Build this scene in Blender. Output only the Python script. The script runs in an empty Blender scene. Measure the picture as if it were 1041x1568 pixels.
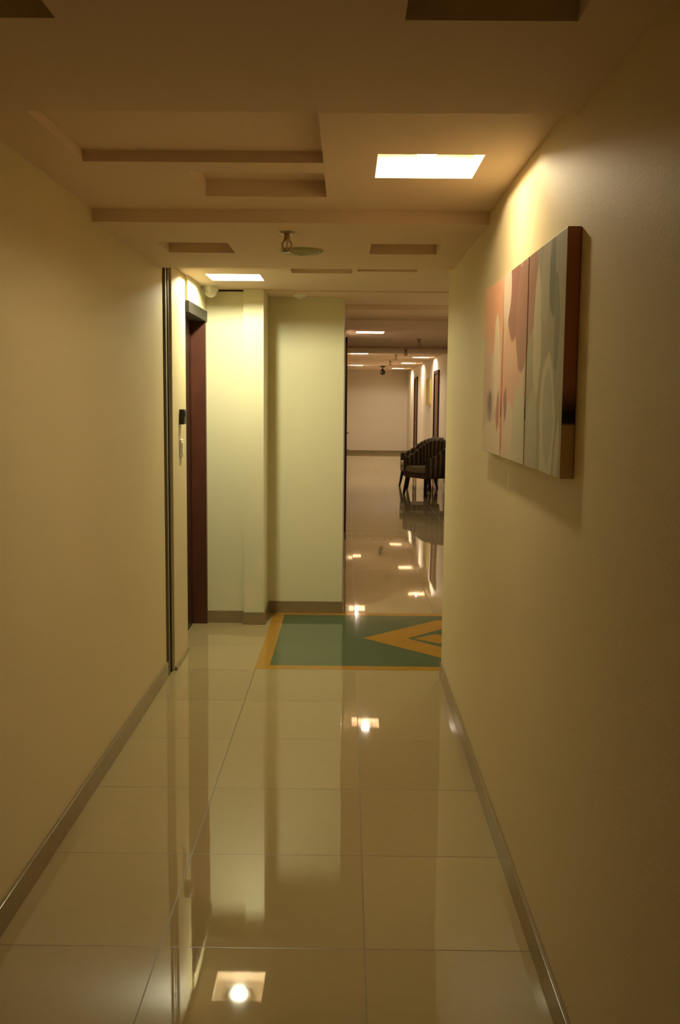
import bpy, bmesh, math
from mathutils import Matrix, Vector
S = bpy.context.scene
COL = S.collection

# ---------------- materials ----------------
def new_mat(name):
    m = bpy.data.materials.new(name); m.use_nodes = True
    nt = m.node_tree
    b = nt.nodes['Principled BSDF']
    return m, nt, b

def simple(name, col, rough=0.5, metal=0.0, noise=0.06, scale=12, bump=0.0, bscale=200, emis=None, es=0, spec=0.5):
    m, nt, b = new_mat(name)
    b.inputs['Roughness'].default_value = rough
    b.inputs['Metallic'].default_value = metal
    b.inputs['Specular IOR Level'].default_value = spec
    tc = nt.nodes.new('ShaderNodeTexCoord')
    n = nt.nodes.new('ShaderNodeTexNoise'); n.inputs['Scale'].default_value = scale; n.inputs['Detail'].default_value = 4
    nt.links.new(tc.outputs['Object'], n.inputs['Vector'])
    mx = nt.nodes.new('ShaderNodeMix'); mx.data_type = 'RGBA'
    mx.inputs[6].default_value = (*[c*(1-noise) for c in col], 1)
    mx.inputs[7].default_value = (*[min(1, c*(1+noise)) for c in col], 1)
    nt.links.new(n.outputs['Fac'], mx.inputs[0])
    nt.links.new(mx.outputs[2], b.inputs['Base Color'])
    if bump > 0:
        n2 = nt.nodes.new('ShaderNodeTexNoise'); n2.inputs['Scale'].default_value = bscale; n2.inputs['Detail'].default_value = 2
        nt.links.new(tc.outputs['Object'], n2.inputs['Vector'])
        bp = nt.nodes.new('ShaderNodeBump'); bp.inputs['Strength'].default_value = bump; bp.inputs['Distance'].default_value = 0.002
        nt.links.new(n2.outputs['Fac'], bp.inputs['Height'])
        nt.links.new(bp.outputs['Normal'], b.inputs['Normal'])
    if emis:
        b.inputs['Emission Color'].default_value = (*emis, 1)
        b.inputs['Emission Strength'].default_value = es
    return m

M_wall = simple('wall_paint', (0.71, 0.595, 0.345), 0.52, noise=0.03, scale=2, bump=0.25, bscale=120, spec=.4)
M_wall_lit = simple('wall_paint_lit', (0.79, 0.75, 0.50), 0.5, noise=0.02, scale=2, bump=0.2, bscale=120)  # cream wall paint with the alcove lamp's pale greenish light put into the colour
M_wallp = simple('wall_paint_far', (0.76, 0.67, 0.53), 0.5, noise=0.02, scale=2, bump=0.2, bscale=120)
M_ceil = simple('ceiling_paint', (0.76, 0.59, 0.43), 0.8, noise=0.03, scale=3)
M_base = simple('skirting_tile', (0.28, 0.21, 0.11), 0.12, noise=0.12, scale=20)
M_dwood = simple('dark_wood', (0.045, 0.014, 0.008), 0.35, noise=0.4, scale=9)
M_rwood = simple('red_wood', (0.09, 0.028, 0.014), 0.4, noise=0.35, scale=9)
M_black = simple('black_trim', (0.012, 0.010, 0.008), 0.5)
M_bronze = simple('bronze_channel', (0.22, 0.17, 0.09), 0.5, noise=0.1)
M_white = simple('white_plastic', (0.75, 0.72, 0.6), 0.35)
M_brass = simple('aged_brass', (0.32, 0.23, 0.12), 0.35, metal=1.0)
M_chrome = simple('chrome', (0.5, 0.40, 0.28), 0.35, metal=1.0)
M_vent = simple('vent_enamel', (0.36, 0.33, 0.15), 0.5)
M_green = simple('green_tile', (0.085, 0.13, 0.065), 0.07, noise=0.15, scale=3)
M_yellow = simple('mustard_tile', (0.42, 0.22, 0.03), 0.07, noise=0.1, scale=5)
M_gold = simple('gold_frame', (0.55, 0.42, 0.08), 0.4)

def floor_mat():
    m, nt, b = new_mat('polished_tile')
    N = nt.nodes; L = nt.links
    tc = N.new('ShaderNodeTexCoord'); sx = N.new('ShaderNodeSeparateXYZ'); L.new(tc.outputs['Object'], sx.inputs[0])
    def math_(op, a, bv=None):
        n = N.new('ShaderNodeMath'); n.operation = op
        if isinstance(a, (int, float)): n.inputs[0].default_value = a
        else: L.new(a, n.inputs[0])
        if bv is not None:
            if isinstance(bv, (int, float)): n.inputs[1].default_value = bv
            else: L.new(bv, n.inputs[1])
        return n.outputs[0]
    T = 0.6
    u = math_('DIVIDE', math_('SUBTRACT', sx.outputs[0], 0.065), T)
    v = math_('DIVIDE', math_('SUBTRACT', sx.outputs[1], 2.745-0.6*20), T)
    fu, fv = math_('FRACT', u), math_('FRACT', v)
    def edge(f): return math_('LESS_THAN', math_('MINIMUM', f, math_('SUBTRACT', 1.0, f)), 0.0035)
    g = math_('MAXIMUM', edge(fu), edge(fv))
    cb = N.new('ShaderNodeCombineXYZ'); L.new(math_('FLOOR', u), cb.inputs[0]); L.new(math_('FLOOR', v), cb.inputs[1])
    wn = N.new('ShaderNodeTexWhiteNoise'); wn.noise_dimensions = '3D'; L.new(cb.outputs[0], wn.inputs['Vector'])
    ns = N.new('ShaderNodeTexNoise'); ns.inputs['Scale'].default_value = 25; ns.inputs['Detail'].default_value = 6
    L.new(tc.outputs['Object'], ns.inputs['Vector'])
    f = math_('ADD', math_('MULTIPLY', wn.outputs['Value'], 0.5), math_('MULTIPLY', ns.outputs['Fac'], 0.5))
    mx = N.new('ShaderNodeMix'); mx.data_type = 'RGBA'
    mx.inputs[6].default_value = (0.39, 0.305, 0.15, 1); mx.inputs[7].default_value = (0.47, 0.375, 0.19, 1)
    L.new(f, mx.inputs[0])
    m2 = N.new('ShaderNodeMix'); m2.data_type = 'RGBA'; L.new(g, m2.inputs[0]); L.new(mx.outputs[2], m2.inputs[6])
    m2.inputs[7].default_value = (0.17, 0.11, 0.045, 1)
    L.new(m2.outputs[2], b.inputs['Base Color'])
    r = math_('ADD', 0.025, math_('MULTIPLY', g, 0.35)); L.new(r, b.inputs['Roughness'])
    b.inputs['IOR'].default_value = 1.55
    # tiny per tile tilt
    vs = N.new('ShaderNodeVectorMath'); vs.operation = 'SUBTRACT'; L.new(wn.outputs['Color'], vs.inputs[0]); vs.inputs[1].default_value = (0.5, 0.5, 0.5)
    vm = N.new('ShaderNodeVectorMath'); vm.operation = 'MULTIPLY'; L.new(vs.outputs[0], vm.inputs[0]); vm.inputs[1].default_value = (0.004, 0.0015, 0)
    va = N.new('ShaderNodeVectorMath'); va.operation = 'ADD'; L.new(vm.outputs[0], va.inputs[0]); va.inputs[1].default_value = (0, 0, 1)
    vn = N.new('ShaderNodeVectorMath'); vn.operation = 'NORMALIZE'; L.new(va.outputs[0], vn.inputs[0])
    L.new(vn.outputs[0], b.inputs['Normal'])
    return m
M_floor = floor_mat()

def paint_mat():
    m, nt, b = new_mat('abstract_painting'); N = nt.nodes; L = nt.links
    tc = N.new('ShaderNodeTexCoord')
    ns = N.new('ShaderNodeTexNoise'); ns.inputs['Scale'].default_value = 6; ns.inputs['Detail'].default_value = 3
    L.new(tc.outputs['Object'], ns.inputs['Vector'])
    vs = N.new('ShaderNodeVectorMath'); vs.operation = 'SUBTRACT'; L.new(ns.outputs['Color'], vs.inputs[0]); vs.inputs[1].default_value = (.5, .5, .5)
    vm = N.new('ShaderNodeVectorMath'); vm.operation = 'SCALE'; L.new(vs.outputs[0], vm.inputs[0]); vm.inputs['Scale'].default_value = 0.08
    va = N.new('ShaderNodeVectorMath'); va.operation = 'ADD'; L.new(tc.outputs['Object'], va.inputs[0]); L.new(vm.outputs[0], va.inputs[1])
    P = va.outputs[0]
    def col(c):
        r = N.new('ShaderNodeRGB'); r.outputs[0].default_value = (*c, 1); return r.outputs[0]
    cur = col((.32, .28, .17))
    def blob(cy, cz, ry, rz, c, soft=0.05):
        nonlocal cur
        s = N.new('ShaderNodeVectorMath'); s.operation = 'SUBTRACT'; L.new(P, s.inputs[0]); s.inputs[1].default_value = (0.58, cy, cz)
        q = N.new('ShaderNodeVectorMath'); q.operation = 'MULTIPLY'; L.new(s.outputs[0], q.inputs[0]); q.inputs[1].default_value = (0, 1/ry, 1/rz)
        l = N.new('ShaderNodeVectorMath'); l.operation = 'LENGTH'; L.new(q.outputs[0], l.inputs[0])
        mr = N.new('ShaderNodeMapRange'); mr.inputs[1].default_value = 1-soft; mr.inputs[2].default_value = 1+soft
        mr.inputs[3].default_value = 1; mr.inputs[4].default_value = 0
        L.new(l.outputs['Value'], mr.inputs[0])
        mx = N.new('ShaderNodeMix'); mx.data_type = 'RGBA'; L.new(mr.outputs[0], mx.inputs[0]); L.new(cur, mx.inputs[6]); mx.inputs[7].default_value = (*c, 1)
        cur = mx.outputs[2]
    # left panel
    blob(3.55, 1.7, .56, 2, (.55, .40, .27), .03)
    blob(3.66, 1.92, .24, .16, (.60, .30, .17))
    blob(3.55, 1.74, .07, .17, (.66, .52, .36))
    blob(3.78, 1.70, .10, .14, (.52, .33, .22))
    blob(3.64, 1.44, .26, .09, (.62, .50, .34))
    blob(3.70, 1.58, .075, .05, (.34, .20, .15), .15)
    blob(3.69, 1.585, .035, .03, (.16, .09, .08), .2)
    blob(3.50, 1.56, .03, .07, (.40, .15, .10), .2)
    # middle panel
    blob(3.22, 1.66, .17, .24, (.56, .34, .22))
    blob(3.28, 1.46, .18, .13, (.58, .46, .31))
    blob(3.08, 1.45, .12, .20, (.48, .44, .29))
    blob(3.20, 1.92, .13, .13, (.25, .11, .08))
    blob(3.04, 1.86, .12, .17, (.31, .15, .105))
    blob(3.34, 1.95, .07, .10, (.60, .47, .34))
    blob(3.415, 1.64, .02, .24, (.60, .12, .05))
    blob(3.34, 1.58, .03, .06, (.28, .12, .09), .2)
    # right panel
    blob(2.90, 1.93, .09, .14, (.31, .155, .10))
    blob(2.80, 1.78, .055, .20, (.48, .43, .28))
    blob(2.70, 1.93, .06, .12, (.38, .34, .22))
    blob(2.61, 1.92, .045, .10, (.13, .14, .08))
    blob(2.55, 1.80, .035, .12, (.18, .18, .11))
    blob(2.64, 1.53, .095, .19, (.51, .47, .31))
    blob(2.63, 1.56, .06, .12, (.40, .38, .25))
    blob(2.85, 1.47, .08, .17, (.39, .37, .24))
    blob(2.50, 1.45, .03, .10, (.50, .42, .27))
    L.new(cur, b.inputs['Base Color'])
    b.inputs['Roughness'].default_value = 0.55
    return m
M_paint = paint_mat()

def edge_mat():
    m, nt, b = new_mat('canvas_edge'); N = nt.nodes; L = nt.links
    tc = N.new('ShaderNodeTexCoord'); sx = N.new('ShaderNodeSeparateXYZ'); L.new(tc.outputs['Object'], sx.inputs[0])
    mr = N.new('ShaderNodeMapRange'); mr.inputs[1].default_value = 1.41; mr.inputs[2].default_value = 2.02; L.new(sx.outputs[2], mr.inputs[0])
    cr = N.new('ShaderNodeValToRGB'); L.new(mr.outputs[0], cr.inputs[0])
    e = cr.color_ramp.elements
    e[0].position = 0; e[0].color = (.80, .60, .36, 1); e[1].position = 1; e[1].color = (.62, .26, .17, 1)
    for p, c in ((.215, (.76, .54, .30, 1)), (.225, (.02, .02, .01, 1)), (.27, (.02, .015, .01, 1)), (.38, (.58, .24, .14, 1))):
        x = e.new(p); x.color = c
    L.new(cr.outputs[0], b.inputs['Base Color']); b.inputs['Roughness'].default_value = .6
    return m
M_edge = edge_mat()

def stripe_mat():
    m, nt, b = new_mat('striped_upholstery'); N = nt.nodes; L = nt.links
    tc = N.new('ShaderNodeTexCoord')
    sx = N.new('ShaderNodeSeparateXYZ'); L.new(tc.outputs['UV'], sx.inputs[0])
    a = N.new('ShaderNodeMath'); a.operation = 'MULTIPLY'; L.new(sx.outputs[0], a.inputs[0]); a.inputs[1].default_value = 22
    f = N.new('ShaderNodeMath'); f.operation = 'FRACT'; L.new(a.outputs[0], f.inputs[0])
    g = N.new('ShaderNodeMath'); g.operation = 'GREATER_THAN'; L.new(f.outputs[0], g.inputs[0]); g.inputs[1].default_value = .65
    mx = N.new('ShaderNodeMix'); mx.data_type = 'RGBA'; L.new(g.outputs[0], mx.inputs[0])
    mx.inputs[6].default_value = (.07, .05, .025, 1); mx.inputs[7].default_value = (.27, .20, .10, 1)
    L.new(mx.outputs[2], b.inputs['Base Color']); b.inputs['Roughness'].default_value = .85
    return m
M_stripe = stripe_mat()
M_cush = simple('cushion_fabric', (.30, .26, .13), .9, noise=.2, scale=60)
M_rail = simple('chair_rail_wood', (.10, .045, .02), .4, noise=.3)

# ---------------- mesh helpers ----------------
def add(name, bm, mats, smooth=False, parent=None, recalc=True):
    me = bpy.data.meshes.new(name)
    if recalc: bmesh.ops.recalc_face_normals(bm, faces=bm.faces)
    bm.to_mesh(me); bm.free()
    for m in (mats if isinstance(mats, (list, tuple)) else [mats]): me.materials.append(m)
    if smooth:
        for p in me.polygons: p.use_smooth = True
    o = bpy.data.objects.new(name, me); COL.objects.link(o)
    if parent: o.parent = parent
    return o

def bbox(bm, x0, x1, y0, y1, z0, z1, mi=0, bev=0):
    r = bmesh.ops.create_cube(bm, size=1)
    vs = r['verts']
    bmesh.ops.scale(bm, vec=(x1-x0, y1-y0, z1-z0), verts=vs)
    bmesh.ops.translate(bm, vec=((x0+x1)/2, (y0+y1)/2, (z0+z1)/2), verts=vs)
    fs = set(f for v in vs for f in v.link_faces)
    for f in fs: f.material_index = mi
    if bev:
        es = list(set(e for v in vs for e in v.link_edges))
        rr = bmesh.ops.bevel(bm, geom=es, offset=bev, segments=2, affect='EDGES', profile=.5)
        for f in rr['faces']: f.material_index = mi

def box(name, x0, x1, y0, y1, z0, z1, mat, bev=0, parent=None):
    bm = bmesh.new(); bbox(bm, x0, x1, y0, y1, z0, z1, 0, bev)
    return add(name, bm, mat, parent=parent)

def boxes(name, lst, mats, parent=None):
    bm = bmesh.new()
    for b in lst: bbox(bm, *b)
    return add(name, bm, mats, parent=parent)

def cyl(bm, c, r1, r2, z0, z1, seg=24, mi=0, M=None):
    r = bmesh.ops.create_cone(bm, cap_ends=True, segments=seg, radius1=r1, radius2=r2, depth=z1-z0)
    vs = r['verts']; bmesh.ops.translate(bm, vec=(c[0], c[1], (z0+z1)/2), verts=vs)
    if M: bmesh.ops.transform(bm, matrix=M, verts=vs)
    for f in set(f for v in vs for f in v.link_faces): f.material_index = mi

def empty(name, loc=(0, 0, 0)):
    e = bpy.data.objects.new(name, None); e.location = loc; e.empty_display_size = .1; COL.objects.link(e); return e

# ---------------- layout constants (metres) ----------------
XL, XR = -1.03, 0.56      # near corridor
XC, XF = -0.03, 1.80      # far corridor
YB, YE = -3.5, 30.0
ZT = 2.62
# floor
bm = bmesh.new(); bbox(bm, -1.25, 1.95, YB-.1, YE+.1, -.1, 0); add('floor', bm, M_floor)

# walls
box('wall_left', XL-.12, XL, YB, 5.58, 0, ZT, M_wall)
box('wall_right', XR, XR+.14, YB, 5.65, 0, ZT, M_wall)
box('wall_back', -1.2, .75, YB-.1, YB, 0, ZT, M_wall)
box('wall_lobby_near', XR+.14, XF+.1, 5.50, 5.65, 0, ZT, M_wall)
box('wall_corridor_right', XF, XF+.1, 5.65, YE, 0, ZT, M_wallp)
box('wall_corridor_left', XC-.12, XC, 7.46, YE, 0, ZT, M_wallp)
box('wall_end', XC-.12, XF+.1, YE, YE+.1, 0, ZT, M_wallp)
boxes('wall_alcove', [(-1.15, -.725, 7.0, 7.46, 0, ZT), (-.725, -.585, 6.95, 7.46, 0, ZT)], [M_wall_lit])
box('wall_center', -.585, XC, 7.36, 7.46, 0, ZT, M_wall_lit)
# left wall pier and lintel around the door
XP = -.99
box('wall_pier', XL-.12, XL+.025, 5.72, 6.2, 0, ZT, M_wall, bev=.004)
box('wall_over_door', XL-.12, XP, 6.2, 7.0, 2.2, ZT, M_wall_lit)
boxes('trim_1', [(XL-.12, XL-.03, 5.58, 5.72, 0, ZT, 1), (XL-.03, XL+.012, 5.60, 5.635, 0, 2.35, 0), (XL-.03, XL+.012, 5.675, 5.70, 0, 2.35, 1)], [M_bronze, M_black])

# baseboards
bh, bt = .088, .012
box('baseboard_left', XL, XL+bt, YB, 5.58, 0, bh, M_base, .002)
box('baseboard_right', XR-bt, XR, YB, 5.65, 0, bh, M_base, .002)
box('baseboard_pier', XL+.025, XL+.037, 5.72, 6.19, 0, .02, M_base, .002)
boxes('baseboard_alcove', [(-1.045, -.725, 6.985, 7.0, 0, bh), (-.735, -.573, 6.935, 6.95, 0, bh), (-.585, -.573, 6.95, 7.36, 0, bh)], [M_base])
box('baseboard_center', -.573, XC+.012, 7.348, 7.36, 0, bh, M_base, .002)
box('baseboard_corridor_left', XC, XC+bt, 7.36, YE, 0, bh, M_base)
box('baseboard_corridor_right', XF-bt, XF, 5.65, YE, 0, bh, M_base)
box('baseboard_end', XC, XF, YE-bt, YE, 0, bh, M_base)

# ---------------- ceiling height field ----------------
B = 2.30
rects = [(-1.2, 1.95, YB-.1, YE+.1, B)]
rects += [(-1.2, 1.95, 2.53, 4.07, 2.35), (-.855, -.084, 2.62, 3.27, 2.385), (-.536, -.085, 3.41, 3.805, 2.41), (.086, .415, 3.15, 3.477, 2.42)]
for y in (-2.6, -1.1, 1.61, 4.58):
    h = 2.345 if y > 4 else 2.37
    rects += [(.10, .42, y, y+.32, h), (-.87, -.55, y, y+.32, h)]
rects += [(-1.2, 1.95, 5.46, 7.0, 2.35), (-.34, .02, 5.72, 6.05, 2.385), (.05, .40, 5.6, 5.95, 2.385), (-.87, -.54, 6.13, 6.46, 2.42)]
rects += [(-1.2, 1.95, 7.0, 7.5, 2.34), (-1.2, 1.95, 7.5, 8.3, 2.38), (-1.2, 1.95, 8.3, 8.9, 2.34), (-1.2, 1.95, 8.9, 10.2, 2.42), (.2, .9, 9.2, 9.7, 2.46)]
rects += [(-1.2, 1.95, 10.2, 15.0, 2.40), (-1.2, 1.95, 15.0, 16.2, 2.46), (-1.2, 1.95, 16.2, 18.0, 2.43), (-1.2, 1.95, 18.0, YE+.1, 2.48)]
lights = [(.25, 3.31, 2.42, 'warm'), (-.705, 6.295, 2.42, 'green'), (.26, 12.0, 2.47, 'far'), (1.35, 7.9, 2.45, 'lobby_fill'),  # last entry here: unseen fill lamp added to brighten ceiling past the corner
          (.22, 19.2, 2.55, 'far'), (1.5, 20.7, 2.55, 'far'), (1.45, 24.0, 2.55, 'far'), (.22, 25.7, 2.55, 'far'), (1.4, 28.0, 2.55, 'far')]
for (x, y, z, k) in lights[2:]:
    rects.append((x-.165, x+.165, y-.165, y+.165, z))
xs = sorted(set(round(v, 4) for r in rects for v in r[:2])); ys = sorted(set(round(v, 4) for r in rects for v in r[2:4]))
def hz(x, y):
    z = B
    for r in rects:
        if r[0] <= x <= r[1] and r[2] <= y <= r[3]: z = r[4]
    return z
bm = bmesh.new()
H = [[hz((xs[i]+xs[i+1])/2, (ys[j]+ys[j+1])/2) for j in range(len(ys)-1)] for i in range(len(xs)-1)]
def quad(*p): bm.faces.new([bm.verts.new(q) for q in p])
for i in range(len(xs)-1):
    for j in range(len(ys)-1):
        z = H[i][j]; x0, x1, y0, y1 = xs[i], xs[i+1], ys[j], ys[j+1]
        quad((x0, y0, z), (x0, y1, z), (x1, y1, z), (x1, y0, z))
        if i+1 < len(xs)-1 and H[i+1][j] != z:
            w = H[i+1][j]; quad((x1, y0, z), (x1, y1, z), (x1, y1, w), (x1, y0, w))
        if j+1 < len(ys)-1 and H[i][j+1] != z:
            w = H[i][j+1]; quad((x0, y1, z), (x1, y1, z), (x1, y1, w), (x0, y1, w))
bmesh.ops.remove_doubles(bm, verts=bm.verts, dist=.0002)
add('ceiling', bm, M_ceil)

# ---------------- downlights ----------------
LC = {'warm': ((1, .85, .56), 420), 'green': ((1, .97, .66), 1150), 'far': ((1, .86, .66), 1000), 'lobby_fill': ((1, .86, .62), 600)}
LM = {k: simple('lamp_'+k, (.9, .9, .8), .3, emis=c, es=s) for k, (c, s) in LC.items()}
for (x, y, z, k) in lights:
    bm = bmesh.new()
    cyl(bm, (0, 0), .075, .085, -.012, 0, 32, 0)
    r = bmesh.ops.create_uvsphere(bm, u_segments=14, v_segments=6, radius=.045)
    bmesh.ops.scale(bm, vec=(1, 1, .55), verts=r['verts']); bmesh.ops.translate(bm, vec=(0, 0, -.014), verts=r['verts'])
    for f in set(f for v in r['verts'] for f in v.link_faces): f.material_index = 1; f.smooth = True
    o = add('ceiling_downlight', bm, [M_white, LM[k]]); o.location = (x, y, z)  # the added lobby fill gets the same housing and name

# ---------------- sprinklers, vent, dome camera ----------------
def sprinkler(x, y, z, s=1):
    bm = bmesh.new()
    cyl(bm, (0, 0), .024, .036, -.010, 0, 28)
    cyl(bm, (0, 0), .012, .012, -.03, -.006, 16)
    cyl(bm, (0, 0), .015, .015, -.038, -.026, 6)
    for sx in (-1, 1):
        pts = [(.010, -.036), (.019, -.046), (.019, -.062), (.005, -.078)]
        for a, b2 in zip(pts, pts[1:]):
            p, q = Vector((sx*a[0], 0, a[1])), Vector((sx*b2[0], 0, b2[1]))
            d = q-p; r = bmesh.ops.create_cone(bm, cap_ends=True, segments=8, radius1=.004, radius2=.004, depth=d.length+.003)
            bmesh.ops.transform(bm, matrix=Matrix.Translation((p+q)/2) @ d.to_track_quat('Z', 'Y').to_matrix().to_4x4(), verts=r['verts'])
    cyl(bm, (0, 0), .003, .003, -.074, -.036, 8)
    cyl(bm, (0, 0), .006, .008, -.082, -.072, 12)
    cyl(bm, (0, 0), .020, .020, -.085, -.081, 24)
    o = add('fire_sprinkler', bm, M_brass); o.location = (x, y, z); o.scale = (s, s, s)
sprinkler(-.262, 4.28, B, 1.0)
sprinkler(.93, 13.2, 2.40, 1.2); sprinkler(.95, 16.5, 2.43, 1.2); sprinkler(.93, 19.5, 2.48, 1.2); sprinkler(.95, 22.5, 2.48, 1.2)

bm = bmesh.new()
cyl(bm, (0, 0), .095, .108, -.012, 0, 48); 
for i, r in enumerate((.082, .062, .042, .022)):
    cyl(bm, (0, 0), r-.008, r, -.016-.003*i, -.010, 48)
o = add('ceiling_vent', bm, M_vent); o.location = (-.226, 4.80, B)
bm = bmesh.new(); cyl(bm, (0, 0), .04, .045, -.015, 0, 24); cyl(bm, (0, 0), .02, .025, -.024, -.014, 24)
o = add('smoke_detector', bm, M_white); o.location = (-.35, 7.2, 2.34)
bm = bmesh.new()
cyl(bm, (0, 0), .05, .055, -.03, 0, 32, 0)
r = bmesh.ops.create_uvsphere(bm, u_segments=20, v_segments=12, radius=.043); bmesh.ops.translate(bm, vec=(0, 0, -.03), verts=r['verts'])
o = add('dome_camera', bm, M_white, smooth=False); o.location = (-.93, 6.80, 2.35)
bm = bmesh.new()
cyl(bm, (0, 0), .07, .07, -.03, 0, 24); cyl(bm, (0, 0), .02, .02, -.12, -.03, 12)
r = bmesh.ops.create_uvsphere(bm, u_segments=20, v_segments=12, radius=.075); bmesh.ops.translate(bm, vec=(0, 0, -.16), verts=r['verts'])
o = add('security_camera', bm, M_black); o.location = (.90, 26.0, 2.48)

# ---------------- doors ----------------
d = empty('door_1')
box('leaf', XL-.10, XL-.06, 6.24, 6.96, .01, 2.15, M_dwood, .003, d)
boxes('frame', [(XL-.11, XL+.006, 6.20, 6.245, 0, 2.2), (XL-.11, XP, 6.955, 6.998, 0, 2.2, 1), (XL-.11, XP+.008, 6.2, 6.998, 2.13, 2.2, 0)], [M_black, M_rwood], d)
bm = bmesh.new(); bbox(bm, XL-.058, XL-.048, 6.30, 6.35, .95, 1.15, 0, .003); bbox(bm, XL-.05, XL-.02, 6.315, 6.335, 1.03, 1.05); bbox(bm, XL-.03, XL-.018, 6.315, 6.44, 1.03, 1.05, 0, .004)
add('handle', bm, M_chrome, parent=d)
def door_y(name, xface, sgn, y0, y1, h=2.2, pr=.035):
    """door set on a wall parallel to Y; sgn=+1 if corridor lies at +X of face"""
    d = empty(name)
    f = .06; p = pr*sgn
    def bx(n, xa, xb, *r, mat=M_dwood): box(n, min(xa, xb), max(xa, xb), *r, mat, 0, d)
    bx('leaf', xface, xface+.012*sgn, y0+f, y1-f, .01, h-f, mat=M_rwood)
    bx('jamb_1', xface, xface+p, y0, y0+f, 0, h); bx('jamb_2', xface, xface+p, y1-f, y1, 0, h)
    bx('head', xface, xface+p, y0, y1, h-f, h)
    bx('handle', xface+.012*sgn, xface+.05*sgn, y0+f+.05, y0+f+.17, 1.0, 1.03, mat=M_chrome)
door_y('door_2', XC, 1, 11.3, 12.2, 2.3, .022)
door_y('door_3', XC, 1, 17.5, 18.4, 2.2, .022)
door_y('door_4', XF, -1, 19.6, 20.6)
door_y('door_5', XF, -1, 25.6, 26.6)

# wall fittings on pier
bm = bmesh.new(); bbox(bm, -.002, .012, -.04, .04, -.055, .055, 0, .004); bbox(bm, .012, .017, -.028, .028, -.038, .038, 0, .003)
o = add('light_switch', bm, M_white); o.location = (XL+.025, 5.98, 1.30)
bm = bmesh.new(); bbox(bm, -.002, .03, -.035, .035, -.045, .045, 0, .006); bbox(bm, .03, .034, -.02, .02, .0, .03, 0)
o = add('card_reader', bm, M_black); o.location = (XL+.025, 5.98, 1.49)

# framed picture far right
p = empty('framed_picture')
boxes('frame', [(XF-.03, XF, 21.6, 21.66, 1.5, 2.1), (XF-.03, XF, 22.5, 22.56, 1.5, 2.1), (XF-.03, XF, 21.6, 22.56, 1.5, 1.56), (XF-.03, XF, 21.6, 22.56, 2.04, 2.1)], [M_gold], p)
box('print', XF-.015, XF, 21.66, 22.5, 1.56, 2.04, simple('print_paper', (.55, .45, .15), .5, noise=.5, scale=6), 0, p)

# ---------------- triptych ----------------
t = empty('abstract_canvas_painting', (XR-.02, 3.16, 1.72))
for i, (a, b2) in enumerate(((2.45, 2.955), (2.968, 3.425), (3.438, 3.88))):
    bm = bmesh.new(); bbox(bm, .526, XR-.0005, a, b2, 1.41, 2.02, 0, .002)
    bm.normal_update()
    for f in bm.faces:
        if f.normal.y < -.9: f.material_index = 1
    o = add('canvas_%d' % (i+1), bm, [M_paint, M_edge], parent=t)
    o.matrix_parent_inverse = Matrix.Translation((-(XR-.02), -3.16, -1.72))

# ---------------- floor inlay ----------------
bm = bmesh.new()
ix0, ix1, iy0, iy1 = -.54, 1.26, 5.77, 7.36
w = .085
z0, z1 = -.004, .0008
bbox(bm, ix0+w, ix1-w, iy0+w, iy1-w, z0, z1, 0)
for r in ((ix0, ix0+w, iy0, iy1), (ix1-w, ix1, iy0, iy1), (ix0+w, ix1-w, iy0, iy0+w), (ix0+w, ix1-w, iy1-w, iy1)):
    bbox(bm, *r, z0, z1, 1)
def prism(pts, zt, mi):
    lo = [bm.verts.new((x, y, z0)) for x, y in pts]; hi = [bm.verts.new((x, y, zt)) for x, y in pts]
    fs = [bm.faces.new(lo[::-1]), bm.faces.new(hi)]
    for q in range(len(pts)): fs.append(bm.faces.new((lo[q], lo[(q+1) % len(pts)], hi[(q+1) % len(pts)], hi[q])))
    for f in fs: f.material_index = mi
cy = 6.565
prism([(.12, cy), (.66, cy-.56), (.92, cy-.56), (.42, cy)], .0016, 1)
prism([(.12, cy), (.42, cy), (.92, cy+.56), (.66, cy+.56)], .0016, 1)
prism([(.46, cy), (.62, cy-.13), (.78, cy), (.62, cy+.13)], .0016, 1)
add('floor_inlay', bm, [M_green, M_yellow])

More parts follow.
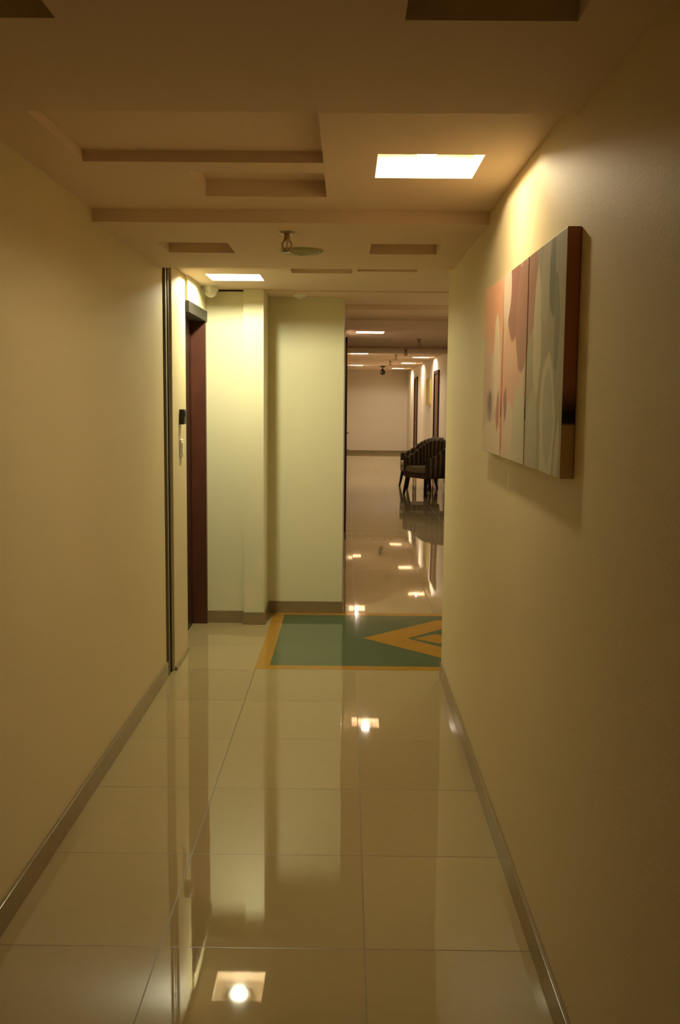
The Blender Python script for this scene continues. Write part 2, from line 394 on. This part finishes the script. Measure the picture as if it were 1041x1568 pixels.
# ---------------- armchairs ----------------
def armchair(loc, rot, s=1):
    root = empty('armchair', loc); root.rotation_euler = (0, 0, rot); root.scale = (s, s, s)
    path = []
    rx, ry, yc, yf = .30, .26, .06, -.27
    for k in range(6): path.append((-rx, yf+(yc-yf)*k/6, -1, 0))
    for k in range(25):
        a = math.pi - math.pi*k/24
        path.append((rx*math.cos(a), yc+ry*math.sin(a), math.cos(a), math.sin(a)))
    for k in range(1, 7): path.append((rx, yc-(yc-yf)*k/6, 1, 0))
    n = len(path); bm = bmesh.new(); uvl = bm.loops.layers.uv.new('UVMap'); rings = []
    for i, (x, y, nx, ny) in enumerate(path):
        tb = max(0, min(1, (y-yf)/(yc+ry-yf))); top = .60+.28*(tb*tb*(3-2*tb)); lean = .06*tb
        th = .035
        prof = [(-th, .34), (-th, .5), (-th*.95, top-.03), (-th*.5, top-.006), (0, top), (th*.5, top-.006), (th*.95, top-.03), (th, .5), (th, .30), (-th, .30)]
        ring = []
        for o_, z in prof:
            k = lean*(z-.3)/.5
            ring.append(bm.verts.new((x+nx*(o_+k), y+ny*(o_+k), z)))
        rings.append(ring)
    m = len(rings[0])
    for i in range(n-1):
        for j in range(m):
            f = bm.faces.new((rings[i][j], rings[i+1][j], rings[i+1][(j+1) % m], rings[i][(j+1) % m])); f.smooth = True
            us = [i/n, (i+1)/n, (i+1)/n, i/n]
            for l, u in zip(f.loops, us): l[uvl].uv = (u, j/m)
    bm.faces.new(rings[0]); bm.faces.new(rings[-1])
    add('backrest_shell', bm, M_stripe, parent=root)
    bm = bmesh.new(); bbox(bm, -.255, .255, -.30, .26, .36, .47, 0, .035); c = add('seat_cushion', bm, M_cush, smooth=True, parent=root)
    bm = bmesh.new(); bbox(bm, -.30, .30, -.28, .22, .28, .36, 0, .01); add('seat_rail', bm, M_rail, parent=root)
    k = 1
    for sx in (-1, 1):
        for (yy, sp) in ((-.24, -.05), (.18, .07)):
            bm = bmesh.new(); top = Vector((sx*.25, yy, .30)); bot = Vector((sx*.29, yy+sp, 0))
            a = [bm.verts.new(top+Vector((dx*.026, dy*.026, 0))) for dx, dy in ((-1, -1), (1, -1), (1, 1), (-1, 1))]
            b2 = [bm.verts.new(bot+Vector((dx*.014, dy*.014, 0))) for dx, dy in ((-1, -1), (1, -1), (1, 1), (-1, 1))]
            bm.faces.new(a); bm.faces.new(b2)
            for q in range(4): bm.faces.new((a[q], a[(q+1) % 4], b2[(q+1) % 4], b2[q]))
            add('leg_%d' % k, bm, M_black, parent=root); k += 1
armchair((1.40, 16.9, 0), math.radians(-58), 1.05)
armchair((1.34, 18.3, 0), math.radians(-80), 1.05)

# ---------------- world / camera ----------------
wd = bpy.data.worlds.new('World'); S.world = wd; wd.use_nodes = True
wd.node_tree.nodes['Background'].inputs[0].default_value = (.02, .014, .008, 1)
S.view_settings.view_transform = 'Standard'
cam = bpy.data.cameras.new('camera'); co = bpy.data.objects.new('camera', cam); COL.objects.link(co)
cam.sensor_fit = 'HORIZONTAL'; cam.sensor_width = 24; cam.lens = 35.0; cam.clip_start = .05
Mx = Matrix.Rotation(math.radians(.38), 4, 'Z') @ Matrix.Rotation(math.radians(90-6.46), 4, 'X') @ Matrix.Rotation(math.radians(.5), 4, 'Z')
co.matrix_world = Matrix.Translation((0, 0, 1.6)) @ Mx
S.camera = co
